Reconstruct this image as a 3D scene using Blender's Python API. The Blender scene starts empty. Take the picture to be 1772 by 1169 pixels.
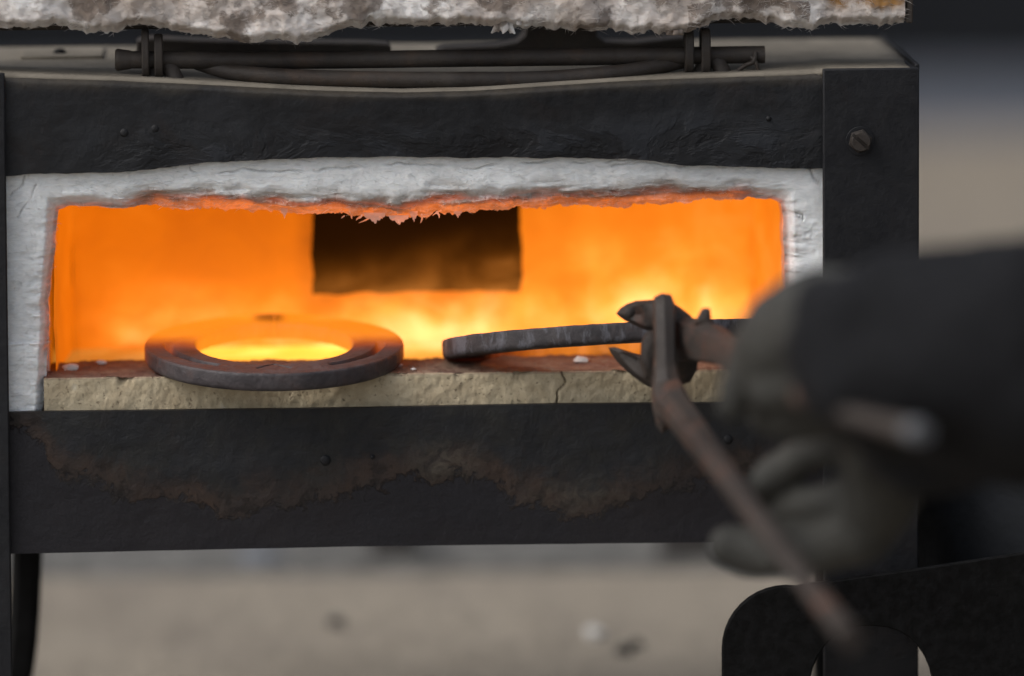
import bpy, bmesh, math, random
from mathutils import Vector, Matrix, noise
R = math.radians
random.seed(7)
scene = bpy.context.scene
col = scene.collection

# ------------------------------------------------------------------ camera
LENS, SENS, PW, PH = 213.4, 36.0, 1772.0, 1169.0
FPX = LENS / SENS * PW
CAM = Vector((0.0, -3.0, 0.666))
CM = Matrix.Rotation(R(90 - 8.34), 3, 'X') @ Matrix.Rotation(R(-0.3), 3, 'Z')
cd = bpy.data.cameras.new('camera')
cam = bpy.data.objects.new('camera', cd)
col.objects.link(cam)
cam.matrix_world = Matrix.Translation(CAM) @ CM.to_4x4()
cd.lens, cd.sensor_width = LENS, SENS
cd.clip_start, cd.clip_end = 0.05, 500
cd.dof.use_dof = True
cd.dof.focus_distance = 3.02
cd.dof.aperture_fstop = 2.5
scene.camera = cam

# ------------------------------------------------------------------ light
world = bpy.data.worlds.new('World')
scene.world = world
world.use_nodes = True
wn = world.node_tree
sky = wn.nodes.new('ShaderNodeTexSky')
sky.sky_type = 'NISHITA'
sky.sun_disc = False
SUN_EL, SUN_AZ = 46.0, 248.0          # azimuth clockwise from +Y: left of the forge, a little to the front
sky.sun_elevation, sky.sun_rotation = R(SUN_EL), R(SUN_AZ)
sky.dust_density = 3.0
sky.air_density = 1.0
bg = wn.nodes['Background']
bg.inputs['Strength'].default_value = 0.15
hs = wn.nodes.new('ShaderNodeHueSaturation')       # thin cloud greys the blue of the sky
hs.inputs['Saturation'].default_value = 0.36
wn.links.new(sky.outputs[0], hs.inputs['Color'])
wn.links.new(hs.outputs[0], bg.inputs[0])
sd = bpy.data.lights.new('sun', 'SUN')
sd.energy, sd.angle, sd.color = 1.1, R(40), (1.0, 0.95, 0.88)
sun = bpy.data.objects.new('sun', sd)
col.objects.link(sun)
sdir = Vector((math.sin(R(SUN_AZ)) * math.cos(R(SUN_EL)), math.cos(R(SUN_AZ)) * math.cos(R(SUN_EL)), math.sin(R(SUN_EL))))
sun.rotation_euler = sdir.to_track_quat('Z', 'Y').to_euler()
vs = scene.view_settings
vs.view_transform, vs.look, vs.exposure, vs.gamma = 'Standard', 'None', 0.42, 1.0
scene.display_settings.display_device = 'sRGB'
scene.render.engine = 'CYCLES'
scene.cycles.use_denoising = True
scene.cycles.max_bounces = 8
scene.cycles.volume_bounces = 0
scene.cycles.sample_clamp_indirect = 6.0

# ------------------------------------------------------------------ photo pixel -> place
YAW = R(3.0)
FM = Matrix.Rotation(YAW, 4, 'Z')
FI = FM.inverted()

def ray(px, py):
    return CM @ Vector(((px - PW / 2) / FPX, -(py - PH / 2) / FPX, -1.0))

def W(px, py, Y):
    """world point seen at that pixel, on the plane y = Y"""
    d = ray(px, py)
    return CAM + d * ((Y - CAM.y) / d.y)

def P(px, py, dep=0.0):
    """point in the forge's own frame, on its plane y = dep"""
    c = FI @ CAM
    d = FI.to_3x3() @ ray(px, py)
    return c + d * ((dep - c.y) / d.y)

def G(px, py, z=0.0):
    """world point on the horizontal plane z"""
    d = ray(px, py)
    return CAM + d * ((z - CAM.z) / d.z)

def rpx(r, Y):
    return r * (Y - CAM.y) / FPX

def lerp(a, b, t):
    return a + (b - a) * t

def poly(pts, t):
    """piecewise linear y(x)"""
    if t <= pts[0][0]: return pts[0][1]
    for (x0, y0), (x1, y1) in zip(pts, pts[1:]):
        if t <= x1: return y0 + (y1 - y0) * (t - x0) / max(1e-9, x1 - x0)
    return pts[-1][1]

def nz(v, s, o=4, H=0.9):
    return noise.fractal(Vector(v) * s, H, 2.1, o)

def smooth(a, b, x):
    t = min(1, max(0, (x - a) / (b - a)))
    return t * t * (3 - 2 * t)

# ------------------------------------------------------------------ materials
class N:
    def __init__(s, name):
        s.m = bpy.data.materials.new(name)
        s.m.use_nodes = True
        s.t = s.m.node_tree
        s.b = s.t.nodes['Principled BSDF']
        s.out = s.t.nodes['Material Output']
        s.tc = s.t.nodes.new('ShaderNodeTexCoord')
        s.obj = s.tc.outputs['Object']
    def new(s, k): return s.t.nodes.new(k)
    def put(s, sock, v):
        if hasattr(v, 'is_output') or isinstance(v, bpy.types.NodeSocket): s.t.links.new(v, sock)
        else: sock.default_value = v
    def scale(s, v, vec=None):
        n = s.new('ShaderNodeMapping'); s.put(n.inputs['Vector'], vec or s.obj); n.inputs['Scale'].default_value = v
        return n.outputs[0]
    def noise(s, sc, det=5, rough=.6, dist=0, vec=None):
        n = s.new('ShaderNodeTexNoise'); s.put(n.inputs['Vector'], vec or s.obj)
        n.inputs['Scale'].default_value = sc; n.inputs['Detail'].default_value = det
        n.inputs['Roughness'].default_value = rough; n.inputs['Distortion'].default_value = dist
        return n.outputs['Fac']
    def voro(s, sc, vec=None, feat='F1'):
        n = s.new('ShaderNodeTexVoronoi'); n.feature = feat; s.put(n.inputs['Vector'], vec or s.obj); n.inputs['Scale'].default_value = sc
        return n.outputs['Distance']
    def ramp(s, f, stops):
        n = s.new('ShaderNodeValToRGB'); s.put(n.inputs[0], f)
        e = n.color_ramp.elements
        while len(e) < len(stops): e.new(0.5)
        for k, (p, c) in enumerate(stops):
            e[k].position = p
            e[k].color = (c, c, c, 1) if not hasattr(c, '__len__') else (*c[:3], 1)
        return n.outputs[0]
    def math(s, op, a, b=0.0, c=None, clamp=False):
        n = s.new('ShaderNodeMath'); n.operation = op; n.use_clamp = clamp
        s.put(n.inputs[0], a); s.put(n.inputs[1], b)
        if c is not None: s.put(n.inputs[2], c)
        return n.outputs[0]
    def mix(s, f, a, b, mode='MIX'):
        n = s.new('ShaderNodeMix'); n.data_type = 'RGBA'; n.blend_type = mode
        s.put(n.inputs[0], f)
        for sock, v in ((n.inputs[6], a), (n.inputs[7], b)):
            s.put(sock, (*v, 1) if isinstance(v, tuple) else v)
        return n.outputs[2]
    def attr(s, name):
        n = s.new('ShaderNodeAttribute'); n.attribute_name = name
        return n.outputs['Fac']
    def xyz(s, vec=None):
        n = s.new('ShaderNodeSeparateXYZ'); s.put(n.inputs[0], vec or s.obj)
        return n.outputs
    def mapr(s, v, a, b, c=0.0, d=1.0, sm=True):
        n = s.new('ShaderNodeMapRange'); n.interpolation_type = 'SMOOTHSTEP' if sm else 'LINEAR'
        s.put(n.inputs[0], v)
        for k, q in enumerate((a, b, c, d)): n.inputs[k + 1].default_value = q
        return n.outputs[0]
    def bump(s, h, st=.3, d=.001, prev=None):
        n = s.new('ShaderNodeBump'); s.put(n.inputs['Height'], h)
        n.inputs['Strength'].default_value = st; n.inputs['Distance'].default_value = d
        if prev is not None: s.put(n.inputs['Normal'], prev)
        s.put(s.b.inputs['Normal'], n.outputs[0])
        return n.outputs[0]
    def base(s, c): s.put(s.b.inputs['Base Color'], (*c, 1) if isinstance(c, tuple) else c)
    def set(s, rough=.7, metal=0.0, spec=.3):
        s.put(s.b.inputs['Roughness'], rough); s.put(s.b.inputs['Metallic'], metal)
        s.b.inputs['Specular IOR Level'].default_value = spec
    def emit(s, c, st=1.0):
        s.put(s.b.inputs['Emission Color'], (*c, 1) if isinstance(c, tuple) else c)
        s.put(s.b.inputs['Emission Strength'], st)

M = {}

def steel(name, dark=(.011, .0118, .0140), light=(.024, .0258, .0305), rust=(.036, .022, .016), rustamt=.35, wear=False, flake=0.0, k=.6, spec=.25):
    n = N(name)
    big = n.noise(14, 6, .62, .6)
    fine = n.noise(160, 6, .7)
    c = n.mix(n.ramp(big, [(.36, 0.), (.66, 1.)]), dark, light)
    r = n.noise(26, 8, .7, 1.2)
    c = n.mix(n.math('MULTIPLY', n.ramp(r, [(.52, 0.), (.72, 1.)]), rustamt), c, rust)
    c = n.mix(n.math('MULTIPLY', n.ramp(fine, [(.42, 0.), (.75, 1.)]), .45), c, (.034, .034, .037))
    h = n.math('MULTIPLY', fine, .5)
    if wear:
        w = n.attr('wear')
        wob = n.math('ADD', n.math('MULTIPLY', n.math('SUBTRACT', n.noise(60, 9, .78, .5), .5), .040), n.math('MULTIPLY', n.math('SUBTRACT', n.noise(17, 3, .6), .5), .014))
        wob = n.math('ADD', wob, n.math('MULTIPLY', n.math('SUBTRACT', n.noise(170, 6, .7), .5), .018))
        w = n.math('ADD', w, wob)
        below = n.mix(n.ramp(n.noise(900, 3, .6), [(.3, 0.), (.7, 1.)]), (.0135, .0128, .0165), (.0245, .0230, .0285))
        below = n.mix(n.math('MULTIPLY', n.ramp(n.noise(9, 4, .6), [(.45, 0.), (.7, 1.)]), .5), below, (.024, .018, .018))
        brown = n.mix(n.noise(220, 6, .7), (.018, .013, .011), (.110, .066, .046))
        up = n.mix(n.ramp(n.noise(38, 7, .7, .4), [(.45, 0.), (.72, 1.)]), c, (.034, .033, .029))
        brown_up = n.math('SUBTRACT', 1.0, n.mapr(w, .004, .020))
        brown_up = n.math('MULTIPLY', brown_up, n.ramp(n.noise(22, 4, .6), [(.30, .2), (.62, 1.)]))
        up = n.mix(n.math('MULTIPLY', brown_up, .9), up, brown)
        up = n.mix(n.math('MULTIPLY', n.math('MULTIPLY', n.math('SUBTRACT', 1.0, n.mapr(w, .006, .018)), n.ramp(n.noise(110, 5, .65), [(.52, 0.), (.58, 1.)])), .75), up, (.012, .009, .008))
        pale = n.math('MULTIPLY', n.attr('pale'), n.ramp(n.noise(120, 8, .75, 1.0), [(.40, 0.), (.66, 1.)]))
        up = n.mix(pale, up, (.125, .105, .082))
        step = n.mapr(w, -.0015, .0015)
        c = n.mix(step, below, up)
        rim = n.math('SUBTRACT', 1.0, n.mapr(n.math('ABSOLUTE', n.math('ADD', w, -.0012)), 0.0, .0028))
        c = n.mix(n.math('MULTIPLY', rim, .15), c, (.010, .008, .008))
        h = n.math('ADD', n.math('MULTIPLY', step, .2), h)
        h = n.math('ADD', n.math('MULTIPLY', n.noise(60, 8, .66, .3), n.math('MULTIPLY', step, .9)), h)
    if flake:
        w = n.attr('flake')
        v = n.noise(30, 6, .60, .5, n.scale((.75, 1, 1.25)))
        st = n.ramp(v, [(.38, 0.), (.44, .35), (.47, .35), (.52, .7), (.56, .7), (.60, 1.)])
        h = n.math('ADD', n.math('MULTIPLY', n.math('MULTIPLY', st, w), flake), h)
        c = n.mix(n.math('MULTIPLY', n.math('MULTIPLY', n.ramp(v, [(.40, 1.), (.48, 0.)]), w), .75), c, (.009, .009, .011))
        c = n.mix(n.math('MULTIPLY', n.math('MULTIPLY', n.ramp(v, [(.53, 0.), (.60, 1.)]), w), .6), c, (.034, .038, .047))
        ds = n.math('MULTIPLY', n.attr('dust'), n.ramp(n.noise(55, 6, .7), [(.30, .25), (.6, 1.)]))
        c = n.mix(ds, c, (.085, .072, .056))
    n.base(n.mix(1.0, c, (k, k, k), 'MULTIPLY'))
    n.set(n.ramp(fine, [(.3, .45), (.7, .70)]), 0.0, spec)
    n.bump(h, .7, .0018)
    M[name] = n.m
    return n.m

steel('panel_steel', flake=.85)
steel('panel_steel_worn', wear=True)
steel('post_steel', (.0095, .0103, .0135), (.018, .0187, .0225), (.028, .018, .014), .3)
steel('hinge_steel', (.024, .019, .016), (.058, .048, .040), (.075, .047, .032), .6, k=1.0)
steel('black_steel', (.0045, .0045, .0047), (.008, .008, .008), (.012, .012, .009), .4, k=.5, spec=.10)
steel('bright_steel', (.05, .052, .057), (.095, .10, .11), (.07, .045, .03), .5, k=1.0, spec=.4)
steel('tong_steel', (.020, .016, .014), (.052, .041, .035), (.135, .055, .033), .95, k=1.0)

n = N('top_dust')
c = n.mix(n.ramp(n.noise(20, 6, .65), [(.3, 0.), (.7, 1.)]), (.120, .106, .086), (.205, .182, .148))
c = n.mix(n.math('MULTIPLY', n.ramp(n.noise(70, 8, .7), [(.5, 0.), (.7, 1.)]), .5), c, (.07, .062, .05))
n.base(c); n.set(.85, 0, .2); n.bump(n.noise(200, 5), .3, .0006)
M['top_dust'] = n.m

def wool(name, stained):
    n = N(name)
    v = n.scale((.5, 1, 1.7))
    fib = n.noise(240, 7, .7, .5 if stained else 1.0, v)
    soft = n.noise(55, 6, .65, 1.0)
    white = n.mix(n.ramp(fib, [(.25, 0.), (.7, 1.)]), (.60, .62, .63), (.84, .85, .85))
    if stained:
        st = n.attr('stain')
        a = n.noise(34, 5, .58, .1)
        white = n.mix(.7, white, (.66, .63, .61))
        k = n.math('ADD', n.math('MULTIPLY', a, 1.0), n.math('MULTIPLY', st, .17))
        f = n.ramp(k, [(.555, 0.), (.585, .8), (.68, 1.)])
        tint = n.mix(n.ramp(n.noise(17, 4, .6), [(.35, 0.), (.65, 1.)]), (.38, .31, .26), (.56, .50, .46))
        white = n.mix(n.ramp(n.noise(21, 6, .6), [(.36, 0.), (.55, .85)]), white, tint)
        dk = n.mix(n.noise(90, 6, .7), (.045, .033, .027), (.21, .155, .115))
        c = n.mix(n.math('MULTIPLY', f, .85), white, dk)
        och = n.math('MULTIPLY', n.attr('ochre'), n.ramp(n.noise(60, 5, .6), [(.45, 0.), (.58, 1.)]))
        c = n.mix(och, c, (.27, .145, .05))
        g = n.math('MULTIPLY', n.ramp(n.noise(120, 7, .7), [(.56, 0.), (.68, 1.)]), .6)
        c = n.mix(g, c, (.16, .13, .115))
    else:
        st = n.attr('stain')
        a = n.noise(70, 7, .68, 1.2, n.scale((.55, 1, 1.2)))
        f = n.math('MULTIPLY', n.mapr(st, .15, .9), n.ramp(a, [(.38, .12), (.60, 1.)]))
        c = n.mix(f, white, n.mix(soft, (.26, .215, .18), (.46, .40, .34)))
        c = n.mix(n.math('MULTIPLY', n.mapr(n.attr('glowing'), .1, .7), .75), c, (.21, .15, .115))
        crk = n.attr('crack')
        c = n.mix(crk, c, (.09, .065, .05))
        spk = n.ramp(n.noise(300, 4, .6), [(.68, 0.), (.74, .35)])
        c = n.mix(spk, c, (.35, .28, .22))
    n.base(c)
    n.set(.95, 0, .1)
    b = n.bump(n.math('ADD', fib, n.math('MULTIPLY', soft, .6)), .5, .0008)
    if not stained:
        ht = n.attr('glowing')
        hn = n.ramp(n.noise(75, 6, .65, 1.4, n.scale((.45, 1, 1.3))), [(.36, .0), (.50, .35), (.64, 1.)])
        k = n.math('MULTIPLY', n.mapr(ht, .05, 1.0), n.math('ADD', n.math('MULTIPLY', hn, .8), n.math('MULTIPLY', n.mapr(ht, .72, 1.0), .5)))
        n.emit(n.mix(n.mapr(ht, .5, 1.0), (1.0, .16, .035), (1.0, .21, .03)), n.math('MULTIPLY', k, .42))  # firelight on the wool lip, put in as orange emission
    n.b.inputs['Subsurface Weight'].default_value = .25
    n.b.inputs['Subsurface Radius'].default_value = (.006, .0045, .0035)
    n.b.inputs['Subsurface Scale'].default_value = .6
    M[name] = n.m
wool('wool', False)
wool('lid_wool', True)

# hot lining: it gives off the light; hotter low down and along the right half, as the burner plays there
n = N('hot_lining')
x, y, z = n.xyz()
glow = n.noise(9, 4, .55, .8)
heat2 = n.noise(34, 5, .6, 1.0)
ZF = 0.19
low = n.math('SUBTRACT', 1.0, n.mapr(z, .185, .235))
hx = n.mapr(x, -.18, .10)
k = n.math('ADD', n.math('MULTIPLY', glow, .55), n.math('MULTIPLY', n.math('MULTIPLY', low, hx), .28))
k = n.math('ADD', k, n.math('SUBTRACT', n.math('MULTIPLY', hx, .26), .07))
k = n.math('ADD', k, n.math('MULTIPLY', heat2, .36))
c = n.ramp(k, [(.20, (.50, .095, .001)), (.42, (.72, .155, .001)), (.62, (.92, .24, .010)), (.85, (1.0, .40, .06))])
rim = n.math('MULTIPLY', n.mapr(z, .206, .229), n.math('MULTIPLY', n.mapr(x, -.108, -.096), n.mapr(x, .012, .000)))
rim = n.math('MULTIPLY', rim, n.ramp(n.noise(70, 4, .6), [(.3, .35), (.6, 1.)]))
n.base((.35, .17, .04)); n.set(.9, 0, .1); n.emit(c, n.math('MULTIPLY', n.math('SUBTRACT', 1.0, n.math('MULTIPLY', rim, .62)), .56))
M['hot_lining'] = n.m
n = N('hot_floor')
c = n.ramp(n.noise(30, 6, .65, .8), [(.3, (1.0, .36, .02)), (.55, (1.0, .50, .06)), (.75, (1.0, .66, .16))])
n.base((.4, .25, .12)); n.set(.9, 0, .1); fx = n.xyz()[0]
n.emit(c, n.math('ADD', n.mapr(fx, -.20, -.06, .20, .50), n.math('MULTIPLY', n.math('MULTIPLY', n.mapr(fx, -.19, -.15), n.mapr(fx, -.05, -.09)), .72)))
M['hot_floor'] = n.m
n = N('cold_port')
n.base(n.mix(n.noise(30, 5), (.008, .005, .003), (.02, .012, .006))); n.set(.9, 0, .1)
M['cold_port'] = n.m

# fire
n = N('fire')
n.t.nodes.remove(n.b)
x, y, z = n.xyz()
tong = n.noise(34, 5, .55, .35, n.scale((1.0, 1.0, 1.15)))
broad = n.noise(11, 2, .5)
wisp = n.ramp(n.math('ADD', n.math('MULTIPLY', tong, .7), n.math('MULTIPLY', broad, .35)), [(.40, .0), (.52, .28), (.66, 1.)])
hx = n.mapr(x, -.10, .08)
top = n.math('SUBTRACT', 1.0, n.mapr(n.math('SUBTRACT', z, n.math('MULTIPLY', hx, .026)), .203, .268))
top = n.math('MULTIPLY', n.math('MULTIPLY', top, top), n.mapr(x, -.240, -.150))
dens = n.math('ADD', n.math('MULTIPLY', wisp, top), .013)
em = n.new('ShaderNodeEmission')
n.put(em.inputs['Color'], n.ramp(dens, [(.0, (1.0, .26, .015)), (.35, (1.0, .36, .07)), (.9, (1.0, .44, .20))]))
n.put(em.inputs['Strength'], n.math('MULTIPLY', dens, 31.0))
n.t.links.new(em.outputs[0], n.out.inputs['Volume'])
M['fire'] = n.m

n = N('firebrick')
a = n.noise(130, 8, .72)
bb = n.noise(26, 5, .6, .5)
c = n.mix(n.ramp(a, [(.3, 0.), (.7, 1.)]), (.36, .295, .195), (.52, .445, .315))
c = n.mix(n.math('MULTIPLY', n.ramp(bb, [(.45, 0.), (.7, 1.)]), .55), c, (.27, .205, .13))
pit = n.ramp(n.noise(520, 4, .6), [(.60, 0.), (.70, 1.)])
c = n.mix(n.math('MULTIPLY', pit, .6), c, (.12, .085, .055))
spot = n.ramp(n.voro(70), [(.10, 1.), (.22, 0.)])
c = n.mix(n.math('MULTIPLY', spot, n.math('MULTIPLY', n.ramp(n.noise(40, 3), [(.55, 0.), (.62, 1.)]), .6)), c, (.66, .62, .5))
tp = n.math('MULTIPLY', n.attr('scorch'), n.ramp(n.noise(60, 7, .7, .6), [(.25, .55), (.6, 1.)]))
c = n.mix(tp, c, n.mix(n.noise(90, 6, .7), (.055, .035, .03), (.22, .14, .115)))
c = n.mix(n.attr('crack'), c, (.05, .035, .025))
n.base(c); n.set(.9, 0, .15)
n.bump(n.math('SUBTRACT', n.noise(300, 6, .7), n.math('MULTIPLY', pit, .6)), .8, .0010)
M['firebrick'] = n.m

def shoe_mat(name, y0, y1, peak, k=1.0, scaly=0.0):
    n = N(name)
    a = n.noise(60, 7, .7, 1.0)
    f = n.noise(260, 5, .65)
    c = n.mix(n.ramp(a, [(.35, 0.), (.65, 1.)]), (.038, .033, .037), (.090, .078, .082))
    c = n.mix(n.math('MULTIPLY', n.ramp(f, [(.55, 0.), (.7, 1.)]), .5), c, (.020, .017, .018))
    c = n.mix(n.math('MULTIPLY', n.ramp(n.noise(33, 6, .7), [(.52, 0.), (.66, 1.)]), .5), c, (.095, .052, .042))
    if scaly:
        sc_ = n.noise(75, 7, .7, .3, n.scale((1.6, 1, .5)))
        c = n.mix(n.math('MULTIPLY', n.ramp(sc_, [(.50, 0.), (.60, 1.)]), scaly), c, (.19, .19, .22))
        a = n.math('ADD', a, n.math('MULTIPLY', sc_, 1.2))
    n.base(n.mix(1.0, c, (k, k, k), 'MULTIPLY')); n.set(n.ramp(a, [(.3, .42), (.7, .68)]), 0, .35)
    n.bump(n.math('ADD', n.math('MULTIPLY', f, .7), n.math('MULTIPLY', a, .7)), .8, .0008)
    x, y, z = n.xyz()
    t = n.mapr(n.math('ADD', y, n.math('MULTIPLY', n.math('SUBTRACT', a, .5), .012)), y0, y1)
    emissive = n.ramp(t, [(0., (.5, .03, .0)), (.45, (.85, .12, .0)), (1., (1., .26, .008))])
    cool = n.math('MULTIPLY', n.mapr(n.math('ABSOLUTE', n.math('ADD', x, .003)), .011, .003), n.mapr(y, .045, .055))
    n.emit(emissive, n.math('MULTIPLY', n.math('MULTIPLY', n.math('POWER', t, 1.6), peak), n.math('SUBTRACT', 1.0, n.math('MULTIPLY', cool, .75))))
    M[name] = n.m
shoe_mat('shoe_scale', -.030, .022, .74, .8)
shoe_mat('shoe_scale_cool', .010, .06, .5, .55, .8)

n = N('sand')
a = n.noise(1.6, 5, .6, .4)
b2 = n.noise(22, 6, .7)
c = n.mix(n.ramp(a, [(.35, 0.), (.65, 1.)]), (.225, .196, .160), (.285, .249, .202))
c = n.mix(n.math('MULTIPLY', n.ramp(b2, [(.4, 0.), (.75, 1.)]), .4), c, (.14, .118, .094))
c = n.mix(n.math('MULTIPLY', n.ramp(n.noise(7, 5, .6), [(.5, 0.), (.72, 1.)]), .5), c, (.165, .142, .125))
n.base(c); n.set(.95, 0, .1); n.bump(n.math('ADD', b2, n.noise(5, 4)), .6, .02)
M['sand'] = n.m
n = N('gravel')
c = n.mix(n.ramp(n.noise(40, 6, .7), [(.35, 0.), (.65, 1.)]), (.085, .083, .08), (.17, .165, .155))
n.base(c); n.set(.95, 0, .1); n.bump(n.noise(60, 5), .8, .01)
M['gravel'] = n.m
n = N('tarmac')
c = n.mix(n.ramp(n.noise(30, 5, .7), [(.3, 0.), (.7, 1.)]), (.066, .073, .09), (.10, .11, .135))
n.base(c); n.set(.8, 0, .3)
M['tarmac'] = n.m
n = N('dark_boards')
c = n.mix(n.ramp(n.noise(3, 5, .6), [(.3, 0.), (.7, 1.)]), (.0052, .0058, .0072), (.0095, .0104, .0125))
n.base(c); n.set(.8, 0, .2)
M['dark_boards'] = n.m
def plain(name, a, b, sc, rough=.9, bump=.4, bd=.002, spec=.2):
    n = N(name)
    q = n.noise(sc, 6, .65, .4)
    n.base(n.mix(n.ramp(q, [(.3, 0.), (.7, 1.)]), a, b)); n.set(rough, 0, spec); n.bump(n.noise(sc * 5, 5), bump, bd)
    M[name] = n.m
plain('dark_stone', (.035, .033, .033), (.075, .070, .066), 20)
plain('blue_stone', (.10, .11, .13), (.16, .17, .19), 20)
plain('white_pebble', (.45, .44, .43), (.65, .64, .62), 40)
plain('glove_leather', (.020, .0199, .0180), (.040, .0394, .0355), 35, .75, .5, .003, .3)
plain('jacket_cloth', (.0045, .0047, .0056), (.0085, .0088, .0105), 40, .9, .4, .002, .15)
plain('trouser_cloth', (.013, .0145, .017), (.021, .023, .027), 40, .9, .4, .002, .15)
plain('skin', (.45, .27, .19), (.52, .32, .23), 30, .6, .1)
plain('hair', (.02, .014, .01), (.04, .03, .02), 80, .7)
plain('wool_crumb', (.5, .47, .45), (.7, .67, .64), 200, .95, .6, .001)

# ------------------------------------------------------------------ mesh helpers
def mesh_obj(name, verts, faces, mat, parent=None, attrs=None, smooth_=True):
    me = bpy.data.meshes.new(name)
    me.from_pydata([tuple(v) for v in verts], [], faces)
    me.update()
    if attrs:
        for k, vals in attrs.items():
            a = me.attributes.new(k, 'FLOAT', 'POINT')
            a.data.foreach_set('value', vals)
    me.materials.append(M[mat])
    if smooth_:
        me.polygons.foreach_set('use_smooth', [True] * len(me.polygons))
    o = bpy.data.objects.new(name, me)
    col.objects.link(o)
    if parent: o.parent = parent
    return o

def fix(o, angle=None):
    bm = bmesh.new(); bm.from_mesh(o.data)
    bmesh.ops.recalc_face_normals(bm, faces=bm.faces)
    bm.to_mesh(o.data); bm.free()
    if angle is not None:
        o.data.set_sharp_from_angle(angle=R(angle))
    return o

def grid_faces(nu, nv, off=0, wrap=False):
    f = []
    for i in range(nu - 1):
        for j in range(nv - 1 if not wrap else nv):
            j2 = (j + 1) % nv
            f.append((off + i * nv + j, off + (i + 1) * nv + j, off + (i + 1) * nv + j2, off + i * nv + j2))
    return f

class MB:
    def __init__(s): s.v, s.f = [], []
    def box(s, a, b, rot=None, cen=None):
        o = len(s.v)
        x0, y0, z0 = a; x1, y1, z1 = b
        vs_ = [Vector(p) for p in ((x0,y0,z0),(x1,y0,z0),(x1,y1,z0),(x0,y1,z0),(x0,y0,z1),(x1,y0,z1),(x1,y1,z1),(x0,y1,z1))]
        if rot is not None:
            vs_ = [rot @ (v - cen) + cen for v in vs_]
        s.v += vs_
        s.f += [tuple(o + i for i in q) for q in ((0,3,2,1),(4,5,6,7),(0,1,5,4),(1,2,6,5),(2,3,7,6),(3,0,4,7))]
    def tube(s, pts, rads, seg=14, up=Vector((0, 0, 1)), sub=6, square=0.0, cap=True):
        """swept tube through pts (Catmull-Rom), rads = r or (side, up) per point"""
        pts = [Vector(p) for p in pts]
        rads = [(r, r) if not hasattr(r, '__len__') else r for r in rads]
        path, rr = [], []
        n_ = len(pts)
        for i in range(n_ - 1):
            p0, p1, p2, p3 = pts[max(0, i - 1)], pts[i], pts[i + 1], pts[min(n_ - 1, i + 2)]
            for k in range(sub):
                t = k / sub
                path.append(.5 * ((2 * p1) + (p2 - p0) * t + (2 * p0 - 5 * p1 + 4 * p2 - p3) * t * t + (3 * p1 - p0 - 3 * p2 + p3) * t ** 3))
                e = t * t * (3 - 2 * t)
                rr.append((lerp(rads[i][0], rads[i + 1][0], e), lerp(rads[i][1], rads[i + 1][1], e)))
        path.append(pts[-1]); rr.append(rads[-1])
        o = len(s.v)
        for i, p in enumerate(path):
            tg = (path[min(len(path) - 1, i + 1)] - path[max(0, i - 1)]).normalized()
            sd_ = up.cross(tg)
            if sd_.length < 1e-4: sd_ = Vector((1, 0, 0))
            sd_.normalize()
            u2 = tg.cross(sd_)
            for k in range(seg):
                a = 2 * math.pi * k / seg
                ca, sa = math.cos(a), math.sin(a)
                if square:
                    q = (abs(ca) ** 4 + abs(sa) ** 4) ** -.25
                    f_ = lerp(1, q, square); ca *= f_; sa *= f_
                s.v.append(p + sd_ * ca * rr[i][0] + u2 * sa * rr[i][1])
        s.f += grid_faces(len(path), seg, o, True)
        if cap:
            s.f.append(tuple(o + k for k in range(seg)))
            e = o + (len(path) - 1) * seg
            s.f.append(tuple(e + k for k in reversed(range(seg))))
    def ball(s, c, r, seg=14, rings=8, rnd=0.0, seed=0):
        o = len(s.v); c = Vector(c); r = Vector(r) if hasattr(r, '__len__') else Vector((r, r, r))
        s.v.append(c + Vector((0, 0, -r.z)))
        for i in range(1, rings):
            th = math.pi * i / rings - math.pi / 2
            for k in range(seg):
                a = 2 * math.pi * k / seg
                d = Vector((math.cos(a) * math.cos(th), math.sin(a) * math.cos(th), math.sin(th)))
                if rnd: d = d * (1 + rnd * noise.noise(d * 1.7 + Vector((seed * 7.3, seed, 0))))
                s.v.append(c + Vector((d.x * r.x, d.y * r.y, d.z * r.z)))
        s.v.append(c + Vector((0, 0, r.z)))
        last = len(s.v) - 1
        for k in range(seg):
            s.f.append((o, o + 1 + (k + 1) % seg, o + 1 + k))
            s.f.append((last, last - seg + k, last - seg + (k + 1) % seg))
        for i in range(rings - 2):
            for k in range(seg):
                a = o + 1 + i * seg
                s.f.append((a + k, a + (k + 1) % seg, a + seg + (k + 1) % seg, a + seg + k))
    def prism(s, outline, fn0, fn1):
        """solid between two copies of an outline; fn map an outline point to 3-D"""
        o = len(s.v); n_ = len(outline)
        s.v += [fn0(p) for p in outline] + [fn1(p) for p in outline]
        s.f.append(tuple(o + k for k in range(n_)))
        s.f.append(tuple(o + n_ + k for k in reversed(range(n_))))
        for k in range(n_):
            k2 = (k + 1) % n_
            s.f.append((o + k, o + n_ + k, o + n_ + k2, o + k2))
    def build(s, name, mat, parent=None, angle=40, bevel=0.0, smooth_=True):
        o = mesh_obj(name, s.v, s.f, mat, parent, None, smooth_)
        fix(o, angle)
        if bevel:
            m = o.modifiers.new('bevel', 'BEVEL'); m.width = bevel; m.segments = 2; m.limit_method = 'ANGLE'; m.angle_limit = R(40)
        return o

def thing(name, label, cat, loc=(0, 0, 0), rot=None, group=None):
    o = bpy.data.objects.new(name, None); col.objects.link(o)
    o.location = loc
    if rot is not None: o.rotation_euler = rot
    o['label'], o['category'] = label, cat
    if group: o['group'] = group
    return o

def tag(o, label, cat, group=None):
    o['label'], o['category'] = label, cat
    if group: o['group'] = group
    return o

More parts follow.
